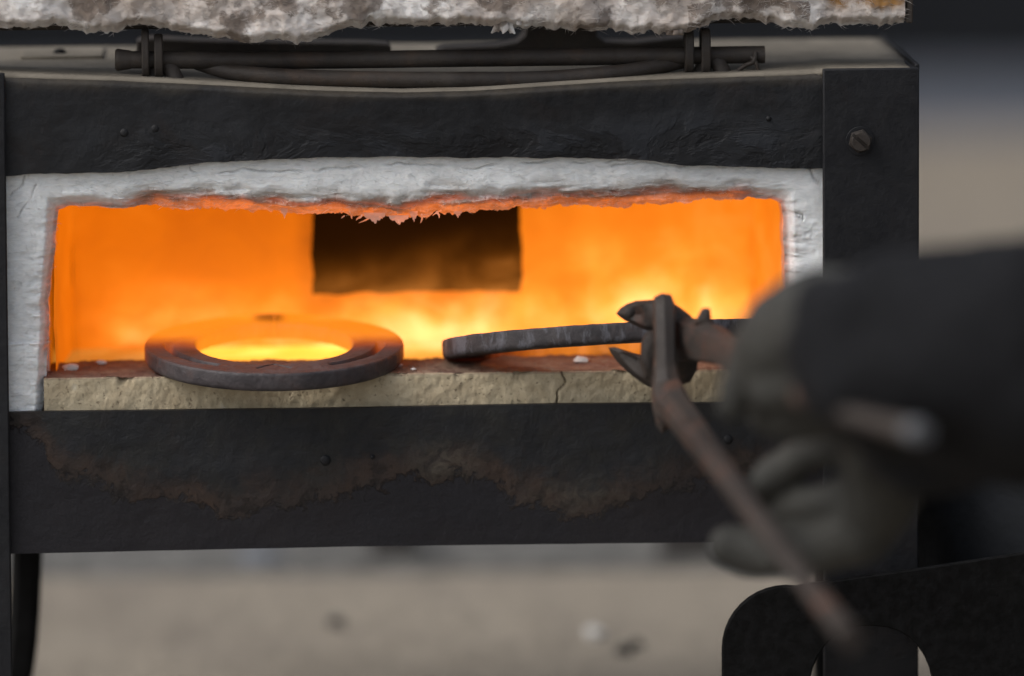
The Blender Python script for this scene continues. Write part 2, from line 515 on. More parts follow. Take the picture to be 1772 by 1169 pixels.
# ------------------------------------------------------------------ ground and background
def sheet(name, x0, x1, y0, y1, z, mat, nx=2, ny=2, amp=0.0):
    v = []
    for i in range(nx):
        for j in range(ny):
            x, y = lerp(x0, x1, i / (nx - 1)), lerp(y0, y1, j / (ny - 1))
            v.append((x, y, z + amp * noise.fractal(Vector((x * 3, y * 3, 0)), .9, 2, 4)))
    o = mesh_obj(name, v, grid_faces(nx, ny), mat)
    o['kind'] = 'structure'
    return o

sheet('ground', -120, 120, -60, 160, 0, 'sand')
yg0, yg1 = G(700, 990).y, G(700, 800).y
def strip(name, edge0, edge1, z0, z1, mat, x0=-30, x1=30, n_=160):
    """a raised sheet of ground with uneven long edges, running left to right"""
    v = []
    for i in range(n_):
        x = lerp(x0, x1, i / (n_ - 1))
        w0 = edge0 + .05 * noise.noise(Vector((x * 2.1, 3, 0))); w1 = edge1 + .05 * noise.noise(Vector((x * 1.7, 9, 0)))
        v += [(x, w0 - .01, z0), (x, w0, z1), (x, w1, z1), (x, w1 + .01, z0)]
    o = mesh_obj(name, v, grid_faces(n_, 4), mat); fix(o, 30)
    o['kind'] = 'structure'
    return o
strip('gravel_path', yg0, yg1, -.01, .006, 'gravel', -4, 4)
ytar = G(1690, 228).y
ywall = G(1690, 135).y
strip('road', ytar, ywall + 3, -.01, .008, 'tarmac')

w_ = thing('boundary_wall', 'dark blurred wall along the far side of the yard', 'wall', (0, ywall, 0))
mb = MB(); mb.box((-14, 0, -.02), (14, .22, 2.2)); mb.build('wall_face', 'dark_boards', w_, smooth_=False)
mb = MB(); mb.box((-14.05, -.04, 2.2), (14.05, .26, 2.28)); mb.build('coping', 'dark_boards', w_, smooth_=False)
mb = MB(); mb.box((-14, -.03, -.02), (14, -.002, .12)); mb.build('plinth', 'dark_boards', w_, smooth_=False)

def stone(px, py, w, h, mat, label, cat='stone', seed=1, name='stone', group=None, z0=.0):
    b = G(px, py, z0)
    mb = MB(); mb.ball((0, 0, h * .35), (w / 2, w * .4, h * .65), 18, 10, .35, seed)
    o = mb.build(name, mat, None, 60); o.location = b
    return tag(o, label, cat, group)
stone(452, 985, .030, .012, 'blue_stone', 'rounded blue-grey stone behind the forge, left of the dark block', seed=2)
stone(1080, 1132, .010, .006, 'dark_stone', 'larger dark pebble lying on the sand beside the white one', 'pebble', 4, 'pebble', 'pebbles on the sand')
stone(1102, 1120, .007, .005, 'dark_stone', 'smaller dark pebble lying on the sand behind its larger dark neighbour', 'pebble', 5, 'pebble', 'pebbles on the sand')
stone(1030, 1105, .011, .007, 'white_pebble', 'small white pebble lying on the pale sand', 'pebble', 6, 'pebble', 'pebbles on the sand')
stone(582, 1083, .009, .006, 'dark_stone', 'single dark pebble on the sand under the middle of the forge', 'pebble', 7, 'pebble', 'pebbles on the sand')
for px, w, lab in ((680, .026, 'dark block on the ground behind the middle of the forge'), (1190, .032, 'dark block on the ground near the gloved fingertips')):
    t = thing('wood_block', lab, 'block', G(px, 982), None, 'dark blocks behind the forge')
    mb = MB(); mb.box((-w / 2, 0, 0), (w / 2, .04, .03)); mb.build('block_body', 'dark_stone', t, 30, .003)
    mb = MB(); mb.box((-w * .62, -.006, -.002), (w * .62, .046, .007)); mb.build('block_foot', 'dark_stone', t, 30, .002)

# ------------------------------------------------------------------ the forge
forge = thing('gas_forge', 'dark steel box forge with white wool lining and glowing orange chamber', 'forge', (0, 0, 0), (0, 0, YAW))
DEP = 0.155                                        # outside depth of the box

def panel(name, x0, x1, top, bot, mat, nu=260, nv=60, dep=0.0, thick=.004, amp=.0006, attrf=None, warp=None):
    """front sheet between two pixel edges, with real thickness and a hammered, scaled face"""
    v, at = [], {}
    for i in range(nu):
        for j in range(nv):
            s_, t_ = i / (nu - 1), j / (nv - 1)
            px = lerp(x0, x1, s_)
            py = lerp(poly(top, px), poly(bot, px), t_)
            q = P(px, py, dep)
            q.y += amp * nz(q, 30, 5) - (warp(s_, t_) if warp else 0)
            v.append(q)
            if attrf:
                for k, val in attrf(px, py, s_, t_).items(): at.setdefault(k, []).append(val)
    f = grid_faces(nu, nv)
    # back side
    o = len(v)
    rim = [i * nv for i in range(nu)] + [(nu - 1) * nv + j for j in range(1, nv)] + [i * nv + nv - 1 for i in reversed(range(nu - 1))] + [j for j in reversed(range(1, nv - 1))]
    for k in rim:
        v.append(v[k] + Vector((0, thick, 0)))
        for a in at: at[a].append(at[a][k])
    m_ = len(rim)
    for k in range(m_):
        f.append((rim[k], o + k, o + (k + 1) % m_, rim[(k + 1) % m_]))
    f.append(tuple(o + k for k in range(m_)))
    ob = mesh_obj(name, v, f, mat, forge, at)
    fix(ob, 35)
    return ob

def jag(px, s, a): return a * noise.fractal(Vector((px * s, 1.3, 0)), .8, 2.1, 4)
UT = [(-20, 128), (10, 131), (200, 138), (300, 143), (420, 150), (560, 157), (700, 160), (820, 157), (930, 150), (1050, 142), (1200, 134), (1426, 124)]
UB = [(-20, 303), (200, 298), (260, 294), (300, 288), (400, 278), (560, 273), (800, 271), (960, 272), (1100, 276), (1180, 283), (1250, 288), (1426, 291)]
ub = [(x, poly(UB, x) + jag(x, .02, 3.0)) for x in range(-20, 1431, 5)]
def flake_at(px, py, s, t):
    ins = smooth(60, 260, px) * (1 - .4 * smooth(1330, 1425, px))
    return {'dust': smooth(.17, .0, t + .05 * noise.noise(Vector((px * .012, 8, 0)))) * .85, 'flake': smooth(.35, .75, t + .12 * noise.noise(Vector((px * .008, 5, 0)))) * ins}
panel('upper_panel', 9, 1427, UT, ub, 'panel_steel', 320, 60, 0, .004, .0007, flake_at,
      lambda s, t: .004 * math.exp(-((s - .5) / .3) ** 2) * (1 - t) - .0035 * max(0, 1 - t / .07) ** 2)

LT = [(15, 713), (600, 706), (960, 699), (1260, 697), (1432, 695)]
LB = [(15, 958), (620, 945), (1210, 938), (1432, 935)]
BORDER = [(15, 742), (60, 760), (100, 815), (150, 832), (200, 850), (300, 868), (400, 892), (440, 880), (520, 866), (600, 858), (650, 846), (690, 842), (720, 818), (745, 835), (780, 828), (840, 832), (880, 860), (930, 868), (960, 888), (1000, 893), (1060, 875), (1120, 852), (1220, 828), (1440, 800)]
def wear_at(px, py, s, t):
    pale = math.exp(-((px - 770) / 50) ** 2 - ((py - 800) / 34) ** 2) + .6 * math.exp(-((px - 1000) / 80) ** 2 - ((py - 862) / 30) ** 2)
    return {'wear': (poly(BORDER, px) - py) / 3480., 'pale': min(1, pale)}
panel('lower_panel', 15, 1432, LT, LB, 'panel_steel_worn', 320, 70, 0, .004, .0005, wear_at)

# corner posts: angle iron, front flange and side flange in one
def post(xl, xr, yt, yb, side, name='corner_post'):
    """angle iron standing on the ground; xl, xr give the front flange at the top and at the bottom"""
    mb = MB()
    a, b = P(xl[0], yt, -.004), P(xr[0], yt, -.004)
    c_, d = P(xl[1], yb, -.004), P(xr[1], yb, -.004)
    k = 1 if side > 0 else -1
    def sect(l, r, z):
        # L-profile seen from above
        if k > 0: pts = [(l, -.004), (r, -.004), (r, .036), (r - .004, .036), (r - .004, -.0005), (l, -.0005)]
        else: pts = [(l, -.004), (r, -.004), (r, -.0005), (l + .004, -.0005), (l + .004, .036), (l, .036)]
        return [Vector((x, y, z)) for x, y in pts]
    zt = a.z
    A, B = sect(a.x, b.x, a.z), sect(c_.x, d.x, .0)
    o = 0
    rows = 12
    for i in range(rows):
        t_ = i / (rows - 1)
        for p, q in zip(A, B): mb.v.append(p.lerp(q, t_))
    mb.f += grid_faces(rows, 6, 0, True)
    mb.f += [tuple(range(6)), tuple((rows - 1) * 6 + i for i in reversed(range(6)))]
    ob = mb.build(name, 'post_steel', forge, 30, .0008)
    return ob
pr = post((1424, 1426), (1591, 1589), 119, 1377, 1)
pl = post((-175, -168), (8, 24), 128, 1377, -1)

# bolt with a slotted head on the right post
bc = P(1488, 243, -.004)
def hexpts(r, n_=6, a0=.3): return [(r * math.cos(a0 + 2 * math.pi * k / n_), r * math.sin(a0 + 2 * math.pi * k / n_)) for k in range(n_)]
mb = MB()
mb.prism(hexpts(.0072, 24), lambda p: bc + Vector((p[0], 0, p[1])), lambda p: bc + Vector((p[0], -.0012, p[1])))
washer = mb.build('washer', 'post_steel', pr, 30, .0002)
mb = MB()
h1, h2 = .0060, .0056
mb.prism(hexpts(h1), lambda p: bc + Vector((p[0], -.001, p[1])), lambda p: bc + Vector((p[0], -.0035, p[1])))
# raised round head split by a slot running from upper left to lower right
sl = R(-42)
for sg in (-1, 1):
    half = [(.0052 * math.cos(a), .0052 * math.sin(a)) for a in [math.asin(.16) + (math.pi - 2 * math.asin(.16)) * k / 14 for k in range(15)]]
    rotp = lambda p: (p[0] * math.cos(sl) - sg * p[1] * math.sin(sl), p[0] * math.sin(sl) + sg * p[1] * math.cos(sl))
    mb.prism(half, lambda p: bc + Vector((rotp(p)[0], -.0034, rotp(p)[1])), lambda p: bc + Vector((rotp(p)[0] * .9, -.0062, rotp(p)[1] * .9)))
mb.build('bolt', 'hinge_steel', pr, 30, .0003)

# stubs of rivets showing through the scale
for px, py, r in ((215, 229, .0022), (268, 222, .0022), (640, 208, .0028), (1330, 205, .0014)):
    q = P(px, py, -.0004); mb = MB(); mb.ball(q, (r, .0012, r), 12, 8)
    mb.build('rivet', 'panel_steel', forge)
for px, py, r in ((563, 796, .0027), (644, 790, .0012), (1260, 760, .0024)):
    q = P(px, py, -.0002); mb = MB(); mb.ball(q, (r, .0011, r), 12, 8)
    mb.build('rivet', 'post_steel', forge)

# shell: top, sides, back, bottom
zt = P(1590, 119, 0).z
xl, xr = P(-172, 128, 0).x, P(1589, 119, 0).x
nu, nv = 60, 14
v = []
for i in range(nu):
    for j in range(nv):
        s_, t_ = i / (nu - 1), j / (nv - 1)
        x = lerp(xl, xr, s_)
        px = lerp(-172, 1590, s_)
        front = P(px, poly(UT, px) if px < 1420 else 120, 0)
        dz = (front.z - zt) * (1 - smooth(0, .8, t_))
        v.append(Vector((x, lerp(-.0035 if px > 1420 else .0015, DEP, t_), zt + dz + .0008 + .0006 * nz((x, t_, 0), 9))))
f = grid_faces(nu, nv)
top = mesh_obj('top_plate', v, f, 'top_dust', forge); fix(top, 60)
sm_ = top.modifiers.new('solid', 'SOLIDIFY'); sm_.thickness = .003; sm_.offset = -1
for xx in (xr - .0035, xl):
    mb = MB(); mb.box((xx, .038, .135), (xx + .0035, DEP, zt - .004)); mb.build('side_plate', 'post_steel', forge, 30)
mb = MB(); mb.box((xr - .0016, .0, zt - .001), (xr + .0006, DEP, zt + .0026)); mb.build('edge_strip', 'post_steel', forge, 30, .0005)
zb = P(700, 944, 0).z
mb = MB(); mb.box((xl + .002, .006, zb + .002), (xr - .002, DEP - .002, zb + .005)); mb.build('bottom_plate', 'post_steel', forge, 30)
mb = MB(); mb.box((xl + .0045, .0, zb + .0035), (P(17, 830, 0).x, .003, zt - .004)); mb.build('filler_plate', 'post_steel', forge, 30)

# rear legs
q0, q1 = P(44, 960, DEP), P(18, 1240, DEP)
mb = MB(); mb.tube([(q0.x + .002, DEP - .012, zb + .004), (q0.x + .001, DEP - .012, .09), (q0.x - .003, DEP - .012, .04), (q0.x - .012, DEP - .012, 0)], [(.008, .008)] * 4, 12, Vector((0, 1, 0)), 5, .9)
mb.build('rear_leg', 'black_steel', forge, 40)
mb = MB(); mb.tube([(xr - .03, DEP - .012, zb + .004), (xr - .03, DEP - .012, .05), (xr - .028, DEP - .012, 0)], [(.008, .008)] * 3, 12, Vector((0, 1, 0)), 5, .9)
mb.build('rear_leg', 'black_steel', forge, 40)

# --- wool ring round the mouth: one swept sheet from under the steel, over the face and into the mouth
INNER = [(74, 720), (76, 690), (80, 640), (82, 600), (86, 560), (84, 520), (90, 470), (96, 430), (97, 390), (101, 364), (118, 357), (160, 357), (210, 362), (240, 360), (275, 356), (300, 362), (330, 361), (380, 363), (430, 366), (470, 370), (520, 372), (560, 371), (610, 374), (650, 377), (690, 380), (715, 377), (760, 372), (810, 369), (850, 366), (880, 363), (930, 361), (990, 360), (1050, 360), (1100, 357), (1150, 353), (1200, 351), (1260, 348), (1300, 345), (1335, 345), (1352, 352), (1356, 375), (1358, 430), (1360, 490), (1362, 560), (1364, 640), (1366, 720)]
OUTER = [(6, 720), (6, 690), (6, 640), (6, 600), (6, 560), (6, 520), (6, 470), (6, 400), (6, 320), (6, 250), (70, 250), (140, 250), (200, 250), (240, 250), (275, 250), (300, 250), (330, 250), (380, 250), (430, 250), (470, 250), (520, 250), (560, 250), (610, 250), (650, 250), (690, 250), (715, 250), (760, 250), (810, 250), (850, 250), (880, 250), (930, 250), (990, 250), (1050, 250), (1100, 250), (1150, 250), (1200, 250), (1260, 250), (1320, 250), (1440, 250), (1440, 250), (1440, 340), (1440, 430), (1440, 490), (1440, 560), (1440, 640), (1440, 720)]
def cum(p):
    L = [0.0]
    for a, b in zip(p, p[1:]): L.append(L[-1] + math.hypot(b[0] - a[0], b[1] - a[1]))
    return L
LI = cum(INNER)
def along(pl_, s):
    d = s * LI[-1]
    for k in range(len(LI) - 1):
        if d <= LI[k + 1] or k == len(LI) - 2:
            t = (d - LI[k]) / max(1e-9, LI[k + 1] - LI[k])
            return Vector((lerp(pl_[k][0], pl_[k + 1][0], t), lerp(pl_[k][1], pl_[k + 1][1], t)))
CRACKS = [[(330, 287), (350, 303), (420, 292), (480, 295), (560, 292), (640, 285)], [(640, 286), (700, 282), (760, 283), (800, 291), (860, 283), (960, 278)], [(960, 282), (1010, 280), (1060, 276), (1130, 274), (1180, 282)], [(1398, 290), (1412, 306), (1418, 316)], [(42, 304), (40, 318), (18, 338)], [(62, 318), (55, 338), (30, 372)], [(1060, 284), (1120, 280), (1190, 287)],
          [(60, 536), (70, 530), (72, 538), (64, 540)], [(1376, 366), (1388, 366), (1388, 376), (1380, 374)], [(20, 598), (50, 592), (76, 600)]]
def seg_d(p, a, b):
    ax, ay = a; bx, by = b
    t = max(0, min(1, ((p[0] - ax) * (bx - ax) + (p[1] - ay) * (by - ay)) / ((bx - ax) ** 2 + (by - ay) ** 2 + 1e-9)))
    return math.hypot(p[0] - ax - t * (bx - ax), p[1] - ay - t * (by - ay))
BOX = [(min(x for x, _ in c) - 12, max(x for x, _ in c) + 12, min(y for _, y in c) - 12, max(y for _, y in c) + 12) for c in CRACKS]
def crack_at(px, py, w=1.25):
    best = 99
    wx = px + 5 * noise.noise(Vector((px * .05, py * .05, 0))); wy = py + 5 * noise.noise(Vector((px * .05, py * .05, 7)))
    for c, b in zip(CRACKS, BOX):
        if b[0] < px < b[1] and b[2] < py < b[3]:
            for a_, b_ in zip(c, c[1:]): best = min(best, seg_d((wx, wy), a_, b_))
    return (1 - smooth(w * .5, w * 1.9, best)) * smooth(-.35, .25, noise.noise(Vector((px * .021, py * .021, 3))))

nu, nv, nb = 1000, 60, 16
v, at = [], {'stain': [], 'crack': [], 'glowing': []}
for i in range(nu):
    s_ = i / (nu - 1)
    a, b = along(INNER, s_), along(OUTER, s_)
    rag = noise.fractal(Vector((a.x * .035, a.y * .035, 2)), .7, 2.2, 5)
    big = noise.noise(Vector((a.x * .011, a.y * .011, 4)))
    upper = smooth(500, 380, a.y) if a.y > 380 else 1.0
    topedge = .25 + .75 * smooth(190, 290, a.x) * smooth(1345, 1240, a.x) if a.y < 400 else .25
    ang = (b - a).normalized()
    a2 = a - ang * (rag * 7 * topedge)
    for j in range(nv + nb):
        if j < nv:
            t_ = j / (nv - 1)                        # 0 under the steel .. 1 at the lip
            p2 = b.lerp(a2, t_)
            bul = smooth(1.0, .78, t_)               # rounds over at the lip
            q = P(p2.x, p2.y, .0075)
            lump = nz(q + Vector((0, 0, 3)), 26, 5, .8)
            fine = nz(q, 110, 4, .7)
            q.y += -.0030 * bul + .0035 * (1 - bul) - .0009 * lump - .0002 * fine
            # torn layers toward the upper lip
            depth = (p2 - a).length                   # pixels above the lip
            lo = 52 + 30 * big + 14 * noise.noise(Vector((p2.x * .03, 2, 0)))
            tear = smooth(lo, lo * .2, depth) * topedge
            lay = noise.fractal(Vector((p2.x * .010, p2.y * .055, 6)), .75, 2.2, 5)
            q.y += tear * (.0045 + .0035 * lay) + .0012 * math.copysign(smooth(0, .2, abs(lay)), lay) * tear
            glow = max(tear * (.34 + .66 * smooth(lo * .9, 4, depth)), .7 * smooth(16, 0, depth)) * smooth(640, 600, a.y)  # mask for the painted firelight, strongest at the lip
            ck = crack_at(p2.x, p2.y)
            q.y += .0009 * ck
            if p2.y > 592 and p2.x < 90: q.y -= .0015
            stn = smooth(78 + 50 * big, 8, depth) * (topedge ** 1.5) * .95
            at['stain'].append(stn); at['crack'].append(ck * .34); at['glowing'].append(glow)
        else:
            t_ = (j - nv + 1) / nb
            back = a2.lerp(a2 + ang * 3, 1)
            q = P(back.x, back.y, .0075)
            # straight back into the chamber
            q0_ = P(a2.x, a2.y, .0075)
            q = Vector((q0_.x, .0075 + .0035 + .010 * topedge ** 2 + .016 * t_, q0_.z))
            q += Vector((0, 0, .0016 * nz(q, 60, 4))) * topedge
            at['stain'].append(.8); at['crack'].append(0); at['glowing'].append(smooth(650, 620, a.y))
        v.append(q)
ring = mesh_obj('wool_lining', v, grid_faces(nu, nv + nb), 'wool', forge, at)
fix(ring, 70)
# torn flakes and fibres hanging from the upper lip
mb = MB()
for k in range(16):
    px = random.choice([random.uniform(260, 1150), random.uniform(540, 760)])
    a = None
    py = poly([p for p in INNER if p[1] < 385], px) + random.uniform(-9, 2)
    q = P(px, py, .010 + random.uniform(-.004, .012))
    L = random.uniform(.0012, .0042) * (1.5 if random.random() < .12 else 1); r = random.uniform(.00012, .0004)
    d = Vector((random.uniform(-1.4, 1.4), random.uniform(-.6, .6), -random.uniform(.35, 1))).normalized()
    mb.tube([q - d * L * .4, q + d * L * .4, q + d * L + Vector((random.uniform(-1, 1) * L * .4, 0, 0))], [(r * 1.8, r), (r * 1.3, r * .7), (r * .2, r * .2)], 5, Vector((.3, 1, .2)), 2)
def emissive(o, k):  # gives torn wool pieces the same painted firelight
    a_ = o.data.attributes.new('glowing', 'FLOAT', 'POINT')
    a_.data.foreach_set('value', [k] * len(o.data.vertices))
def fuzz(src, nverts, count, mat, length, rad, parent, name='loose_fibre'):
    '''short strands lying loosely on a wool face'''
    vv, ff = [], []
    vs_ = src.data.vertices
    for k in range(count):
        q_ = vs_[random.randrange(nverts)]
        p0, nn = q_.co, q_.normal
        if nn.y > 0: nn = -nn
        t0 = nn.cross(Vector((random.gauss(0, 1), random.gauss(0, 1), random.gauss(0, 1)))).normalized()
        t0.x *= 1.6
        L_ = length * random.uniform(.5, 1.3)
        p1 = p0 + t0 * L_ * .5 + nn * L_ * random.uniform(.05, .28)
        p2 = p0 + t0 * L_ + nn * L_ * random.uniform(-.05, .30) + Vector((0, 0, -.15 * L_))
        sd_ = t0.cross(nn) * rad
        o_ = len(vv)
        for p_, w_ in ((p0, 1.), (p1, .8)):
            vv += [p_ + sd_ * w_, p_ - sd_ * w_, p_ + nn * rad * w_ * 1.5]
        vv.append(p2)
        for e in range(3):
            e2 = (e + 1) % 3
            ff.append((o_ + e, o_ + e2, o_ + 3 + e2, o_ + 3 + e)); ff.append((o_ + 3 + e, o_ + 3 + e2, o_ + 6))
    o_ = mesh_obj(name, vv, ff, mat, parent); o_['kind'] = 'stuff'
    return o_
fuzz(ring, 1000 * 60, 2600, 'wool', .0026, .00007, ring)
lf = mb.build('torn_fringe', 'wool', ring, 70); lf['kind'] = 'stuff'; emissive(lf, .95)
for (px, py, w, h) in ((492, 370, 8, 8), (648, 379, 24, 8), (690, 382, 22, 7), (716, 376, 9, 8), (792, 371, 10, 6)):
    q = P(px, py, .012); mb = MB()
    pts = [(-1.3, 1.4), (-1.1, .5), (-.8, .1), (-.5, .15), (-.3, -.45), (-.12, -.5), (.05, -1), (.22, -.8), (.3, -.2), (.6, -.3), (.8, .25), (1.2, .5), (1.3, 1.4)]
    mb.prism(pts, lambda p: q + Vector((p[0] * w / 3480 / 1.6, 0, p[1] * h / 3480)), lambda p: q + Vector((p[0] * w / 3480 / 1.6, .0012, p[1] * h / 3480)))
    emissive(mb.build('torn_flake', 'wool', ring, 50), .9)

# --- chamber: side walls, roof, back wall with the dark port, hot floor
zfloor = P(700, 646, .006).z - .0015
zroof = P(700, 330, 0).z + .012
xl0, xr0 = P(93, 480, .02).x, P(1357, 480, .02).x
xl1, xr1 = P(126, 480, .14).x, P(1304, 480, .14).x
YB = .14
hx0, hx1 = P(539, 440, YB).x, P(902, 440, YB).x
hz0, hz1 = P(720, 506, YB).z, P(720, 330, YB).z
def wall_grid(name, fn, nu_, nv_, mat, parent, amp=.0010):
    v_ = []
    for i in range(nu_):
        for j in range(nv_):
            q, nrm = fn(i / (nu_ - 1), j / (nv_ - 1))
            v_.append(q + nrm * amp * nz(q, 40, 4))
    o = mesh_obj(name, v_, grid_faces(nu_, nv_), mat, parent); return o
bm = bmesh.new()
def loop(pts):
    vs_ = [bm.verts.new(p) for p in pts]
    return [bm.edges.new((vs_[k], vs_[(k + 1) % len(vs_)])) for k in range(len(vs_))]
hole = []
for (a, b) in (((hx0, hz0), (hx1, hz0)), ((hx1, hz0), (hx1, hz1)), ((hx1, hz1), (hx0, hz1)), ((hx0, hz1), (hx0, hz0))):
    for k in range(24):
        x, z = lerp(a[0], b[0], k / 24), lerp(a[1], b[1], k / 24)
        w = .0016 * noise.fractal(Vector((x * 60, z * 60, 2)), .8, 2.1, 3)
        hole.append((x + w, YB, z + .0016 * noise.noise(Vector((x * 90, z * 90, 8)))))
ed = loop([(xl1, YB, zfloor - .006), (xr1, YB, zfloor - .006), (xr1, YB, zroof), (xl1, YB, zroof)]) + loop(hole)
bmesh.ops.triangle_fill(bm, edges=ed, use_beauty=True)
me = bpy.data.meshes.new('chamber_lining'); bm.to_mesh(me); bm.free()
me.materials.append(M['hot_lining'])
chamber = bpy.data.objects.new('chamber_lining', me); col.objects.link(chamber); chamber.parent = forge
# side walls curve into the back corner
def side(x0, x1, nm):
    def fn(s, t):
        y = lerp(.024, YB - .0005, s)
        x = lerp(x0, x1, s ** 2.2 * .85 + s * .15)
        return Vector((x, y, lerp(zfloor - .004, zroof, t))), Vector((1, 0, 0))
    return wall_grid('side_lining', fn, 20, 20, 'hot_lining', forge, .0008)
side(xl0, xl1, 'l'); side(xr0, xr1, 'r')
wall_grid('roof_lining', lambda s, t: (Vector((lerp(xl0, xr0, s), lerp(.024, YB, t), zroof - .001)), Vector((0, 0, 1))), 40, 14, 'hot_lining', forge)
wall_grid('chamber_floor', lambda s, t: (Vector((lerp(xl0 - .004, xr0 + .004, s), lerp(.058, YB + .001, t), zfloor - .004)), Vector((0, 0, 1))), 60, 14, 'hot_floor', forge, .0008)
# port: a recess with dark sides and back
mb = MB()
pd = YB + .05
for a_, b_ in (((hx0 - .003, YB + .0006, hz0 - .003), (hx0, pd, hz1 + .003)), ((hx1, YB + .0006, hz0 - .003), (hx1 + .003, pd, hz1 + .003)), ((hx0, YB + .0006, hz0 - .003), (hx1, pd, hz0)), ((hx0, YB + .0006, hz1), (hx1, pd, hz1 + .003)), ((hx0 - .003, pd, hz0 - .003), (hx1 + .003, pd + .003, hz1 + .003))):
    mb.box(a_, b_)
mb.build('burner_port', 'cold_port', forge, 30, 0, False)
# fire on the floor: a low bank against the back wall
mb = MB()
v, nuf, prof = [], 60, []
for i in range(nuf):
    s_ = i / (nuf - 1)
    x = lerp(xl1 + .004, xr1 - .004, s_)
    hgt = .078 + .004 * noise.noise(Vector((x * 18, 0, 0)))
    for (yy, zz) in ((.075, 0.0002), (.080, .012), (.100, hgt * .55), (.122, hgt), (YB - .0015, hgt * .95), (YB - .0015, .0002)):
        v.append((x, yy, zfloor + zz))
f = grid_faces(nuf, 6, 0, True) + [tuple(range(6)), tuple((nuf - 1) * 6 + i for i in reversed(range(6)))]
fire = mesh_obj('fire', v, f, 'fire', forge); fix(fire, 60)
fire['kind'] = 'stuff'
# steel back behind the hot chamber
mb = MB()
mb.box((xl + .004, DEP - .003, zb + .006), (hx0 - .004, DEP, zt - .004)); mb.box((hx1 + .004, DEP - .003, zb + .006), (xr - .004, DEP, zt - .004))
mb.box((hx0 - .004, DEP - .003, zb + .006), (hx1 + .004, DEP, hz0 - .004)); mb.box((hx0 - .004, DEP - .003, hz1 + .004), (hx1 + .004, DEP, zt - .004))
mb.build('back_plate', 'post_steel', forge, 30)
# insulation between chamber and shell keeps the light in
mb = MB()
mb.box((xl + .006, .03, zroof + .002), (xr - .006, DEP - .004, zt - .005))
mb.box((xl + .006, .03, zb + .007), (xr - .006, DEP - .004, zfloor - .006))
mb.box((xl + .006, .03, zfloor - .005), (xl0 - .003, DEP - .004, zroof + .001))
mb.box((xr0 + .003, .03, zfloor - .005), (xr - .006, DEP - .004, zroof + .001))
mb.build('insulation', 'wool', forge, 30)

# --- firebrick sill
bx0, bx1 = P(76, 680, .006).x, P(1440, 680, .006).x
BW = .054
CR = [(zfloor - .030, P(962, 700, 0).x), (zfloor - .0165, P(962, 697, 0).x), (zfloor - .010, P(967, 672, 0).x), (zfloor - .004, P(978, 655, 0).x), (zfloor + .002, P(976, 645, 0).x)]
def crx(z, y): return poly(CR, z) + (y - .006) * -.55
prof = []
for k in range(26): prof.append((.006, lerp(-.030, -.0012, k / 25), 0))
for k in range(1, 5):
    a = math.pi / 2 * k / 5
    prof.append((.006 + .0012 * (1 - math.cos(a)), -.0012 + .0012 * math.sin(a), 0.5))
for k in range(30): prof.append((lerp(.0072, .006 + BW, k / 29), 0, 1))
prof.append((.006 + BW, -.012, 1))
nu, nv = 640, len(prof)
v, at = [], {'scorch': [], 'crack': []}
for i in range(nu):
    x = lerp(bx0, bx1, i / (nu - 1))
    for (yy, zz, tp) in prof:
        q = Vector((x, yy, zfloor + .0015 + zz))
        g = nz(q, 90, 5, .7); g2 = nz(q + Vector((5, 0, 0)), 260, 3, .6); w = nz(q, 18, 3)
        c_ = 1 - smooth(.0001, .00065, abs(x + .0016 * noise.noise(Vector((0, yy * 200, zz * 260))) - crx(q.z, yy)))
        if tp == 1: q.z += -.0004 * g2 + .0007 * g + .0006 * w
        else:
            q.y += .0004 * g2 + .0006 * g - .0004 * w
            chip = max(0, nz((x, 0, 0), 60, 4) - .15) * smooth(-.006, -.0005, zz)
            q.y += .004 * chip; q.z -= .002 * chip
        if c_ > 0:
            if tp == 1: q.z -= .0012 * c_
            else: q.y += .0016 * c_
        at['scorch'].append(tp if tp == 1 else tp * .8); at['crack'].append(c_ * .5 * (1 if tp != 1 else .5))
        v.append(q)
brick = mesh_obj('firebrick_sill', v, grid_faces(nu, nv), 'firebrick', forge, at); fix(brick, 60)

# --- hinge gear on top
zr = lambda px: None
mb = MB()
HY = .022
def hp(px, py, y=HY): return P(px, py, y)
mb.tube([hp(228, 103), hp(500, 104), hp(760, 101), hp(1000, 98), hp(1323, 94)], [.0044] * 5, 16, Vector((0, 1, 0)), 8)
mb.tube([hp(199, 103), hp(204, 103), hp(218, 103), hp(232, 103)], [(.0038, .0046), (.0048, .0056), (.0046, .0050), (.0042, .0042)], 16, Vector((0, 0, 1)), 3)
rod = mb.build('hinge_rod', 'hinge_steel', forge, 45)
def eye(px0, px1, yt, yb, y0=HY):
    """flat iron eye standing round the rod, seen on edge"""
    a, b = hp(px0, (yt + yb) / 2, y0), hp(px1, (yt + yb) / 2, y0)
    zt_, zb_ = hp(px0, yt, y0).z, hp(px0, yb, y0).z
    cz, hz = (zt_ + zb_) / 2, (zt_ - zb_) / 2
    out = []
    for k in range(20):
        t = 2 * math.pi * k / 20
        out.append((.0085 * math.copysign(abs(math.cos(t)) ** .8, math.cos(t)), hz * math.copysign(abs(math.sin(t)) ** .7, math.sin(t))))
    m2 = MB()
    m2.prism(out, lambda p: Vector((a.x, y0 + p[0], cz + p[1])), lambda p: Vector((b.x, y0 + p[0], cz + p[1])))
    return m2.build('hinge_eye', 'hinge_steel', forge, 40, .0007)
eye(245, 258, 50, 136); eye(267, 282, 58, 135)
eye(1184, 1199, 48, 126); eye(1212, 1228, 48, 131)
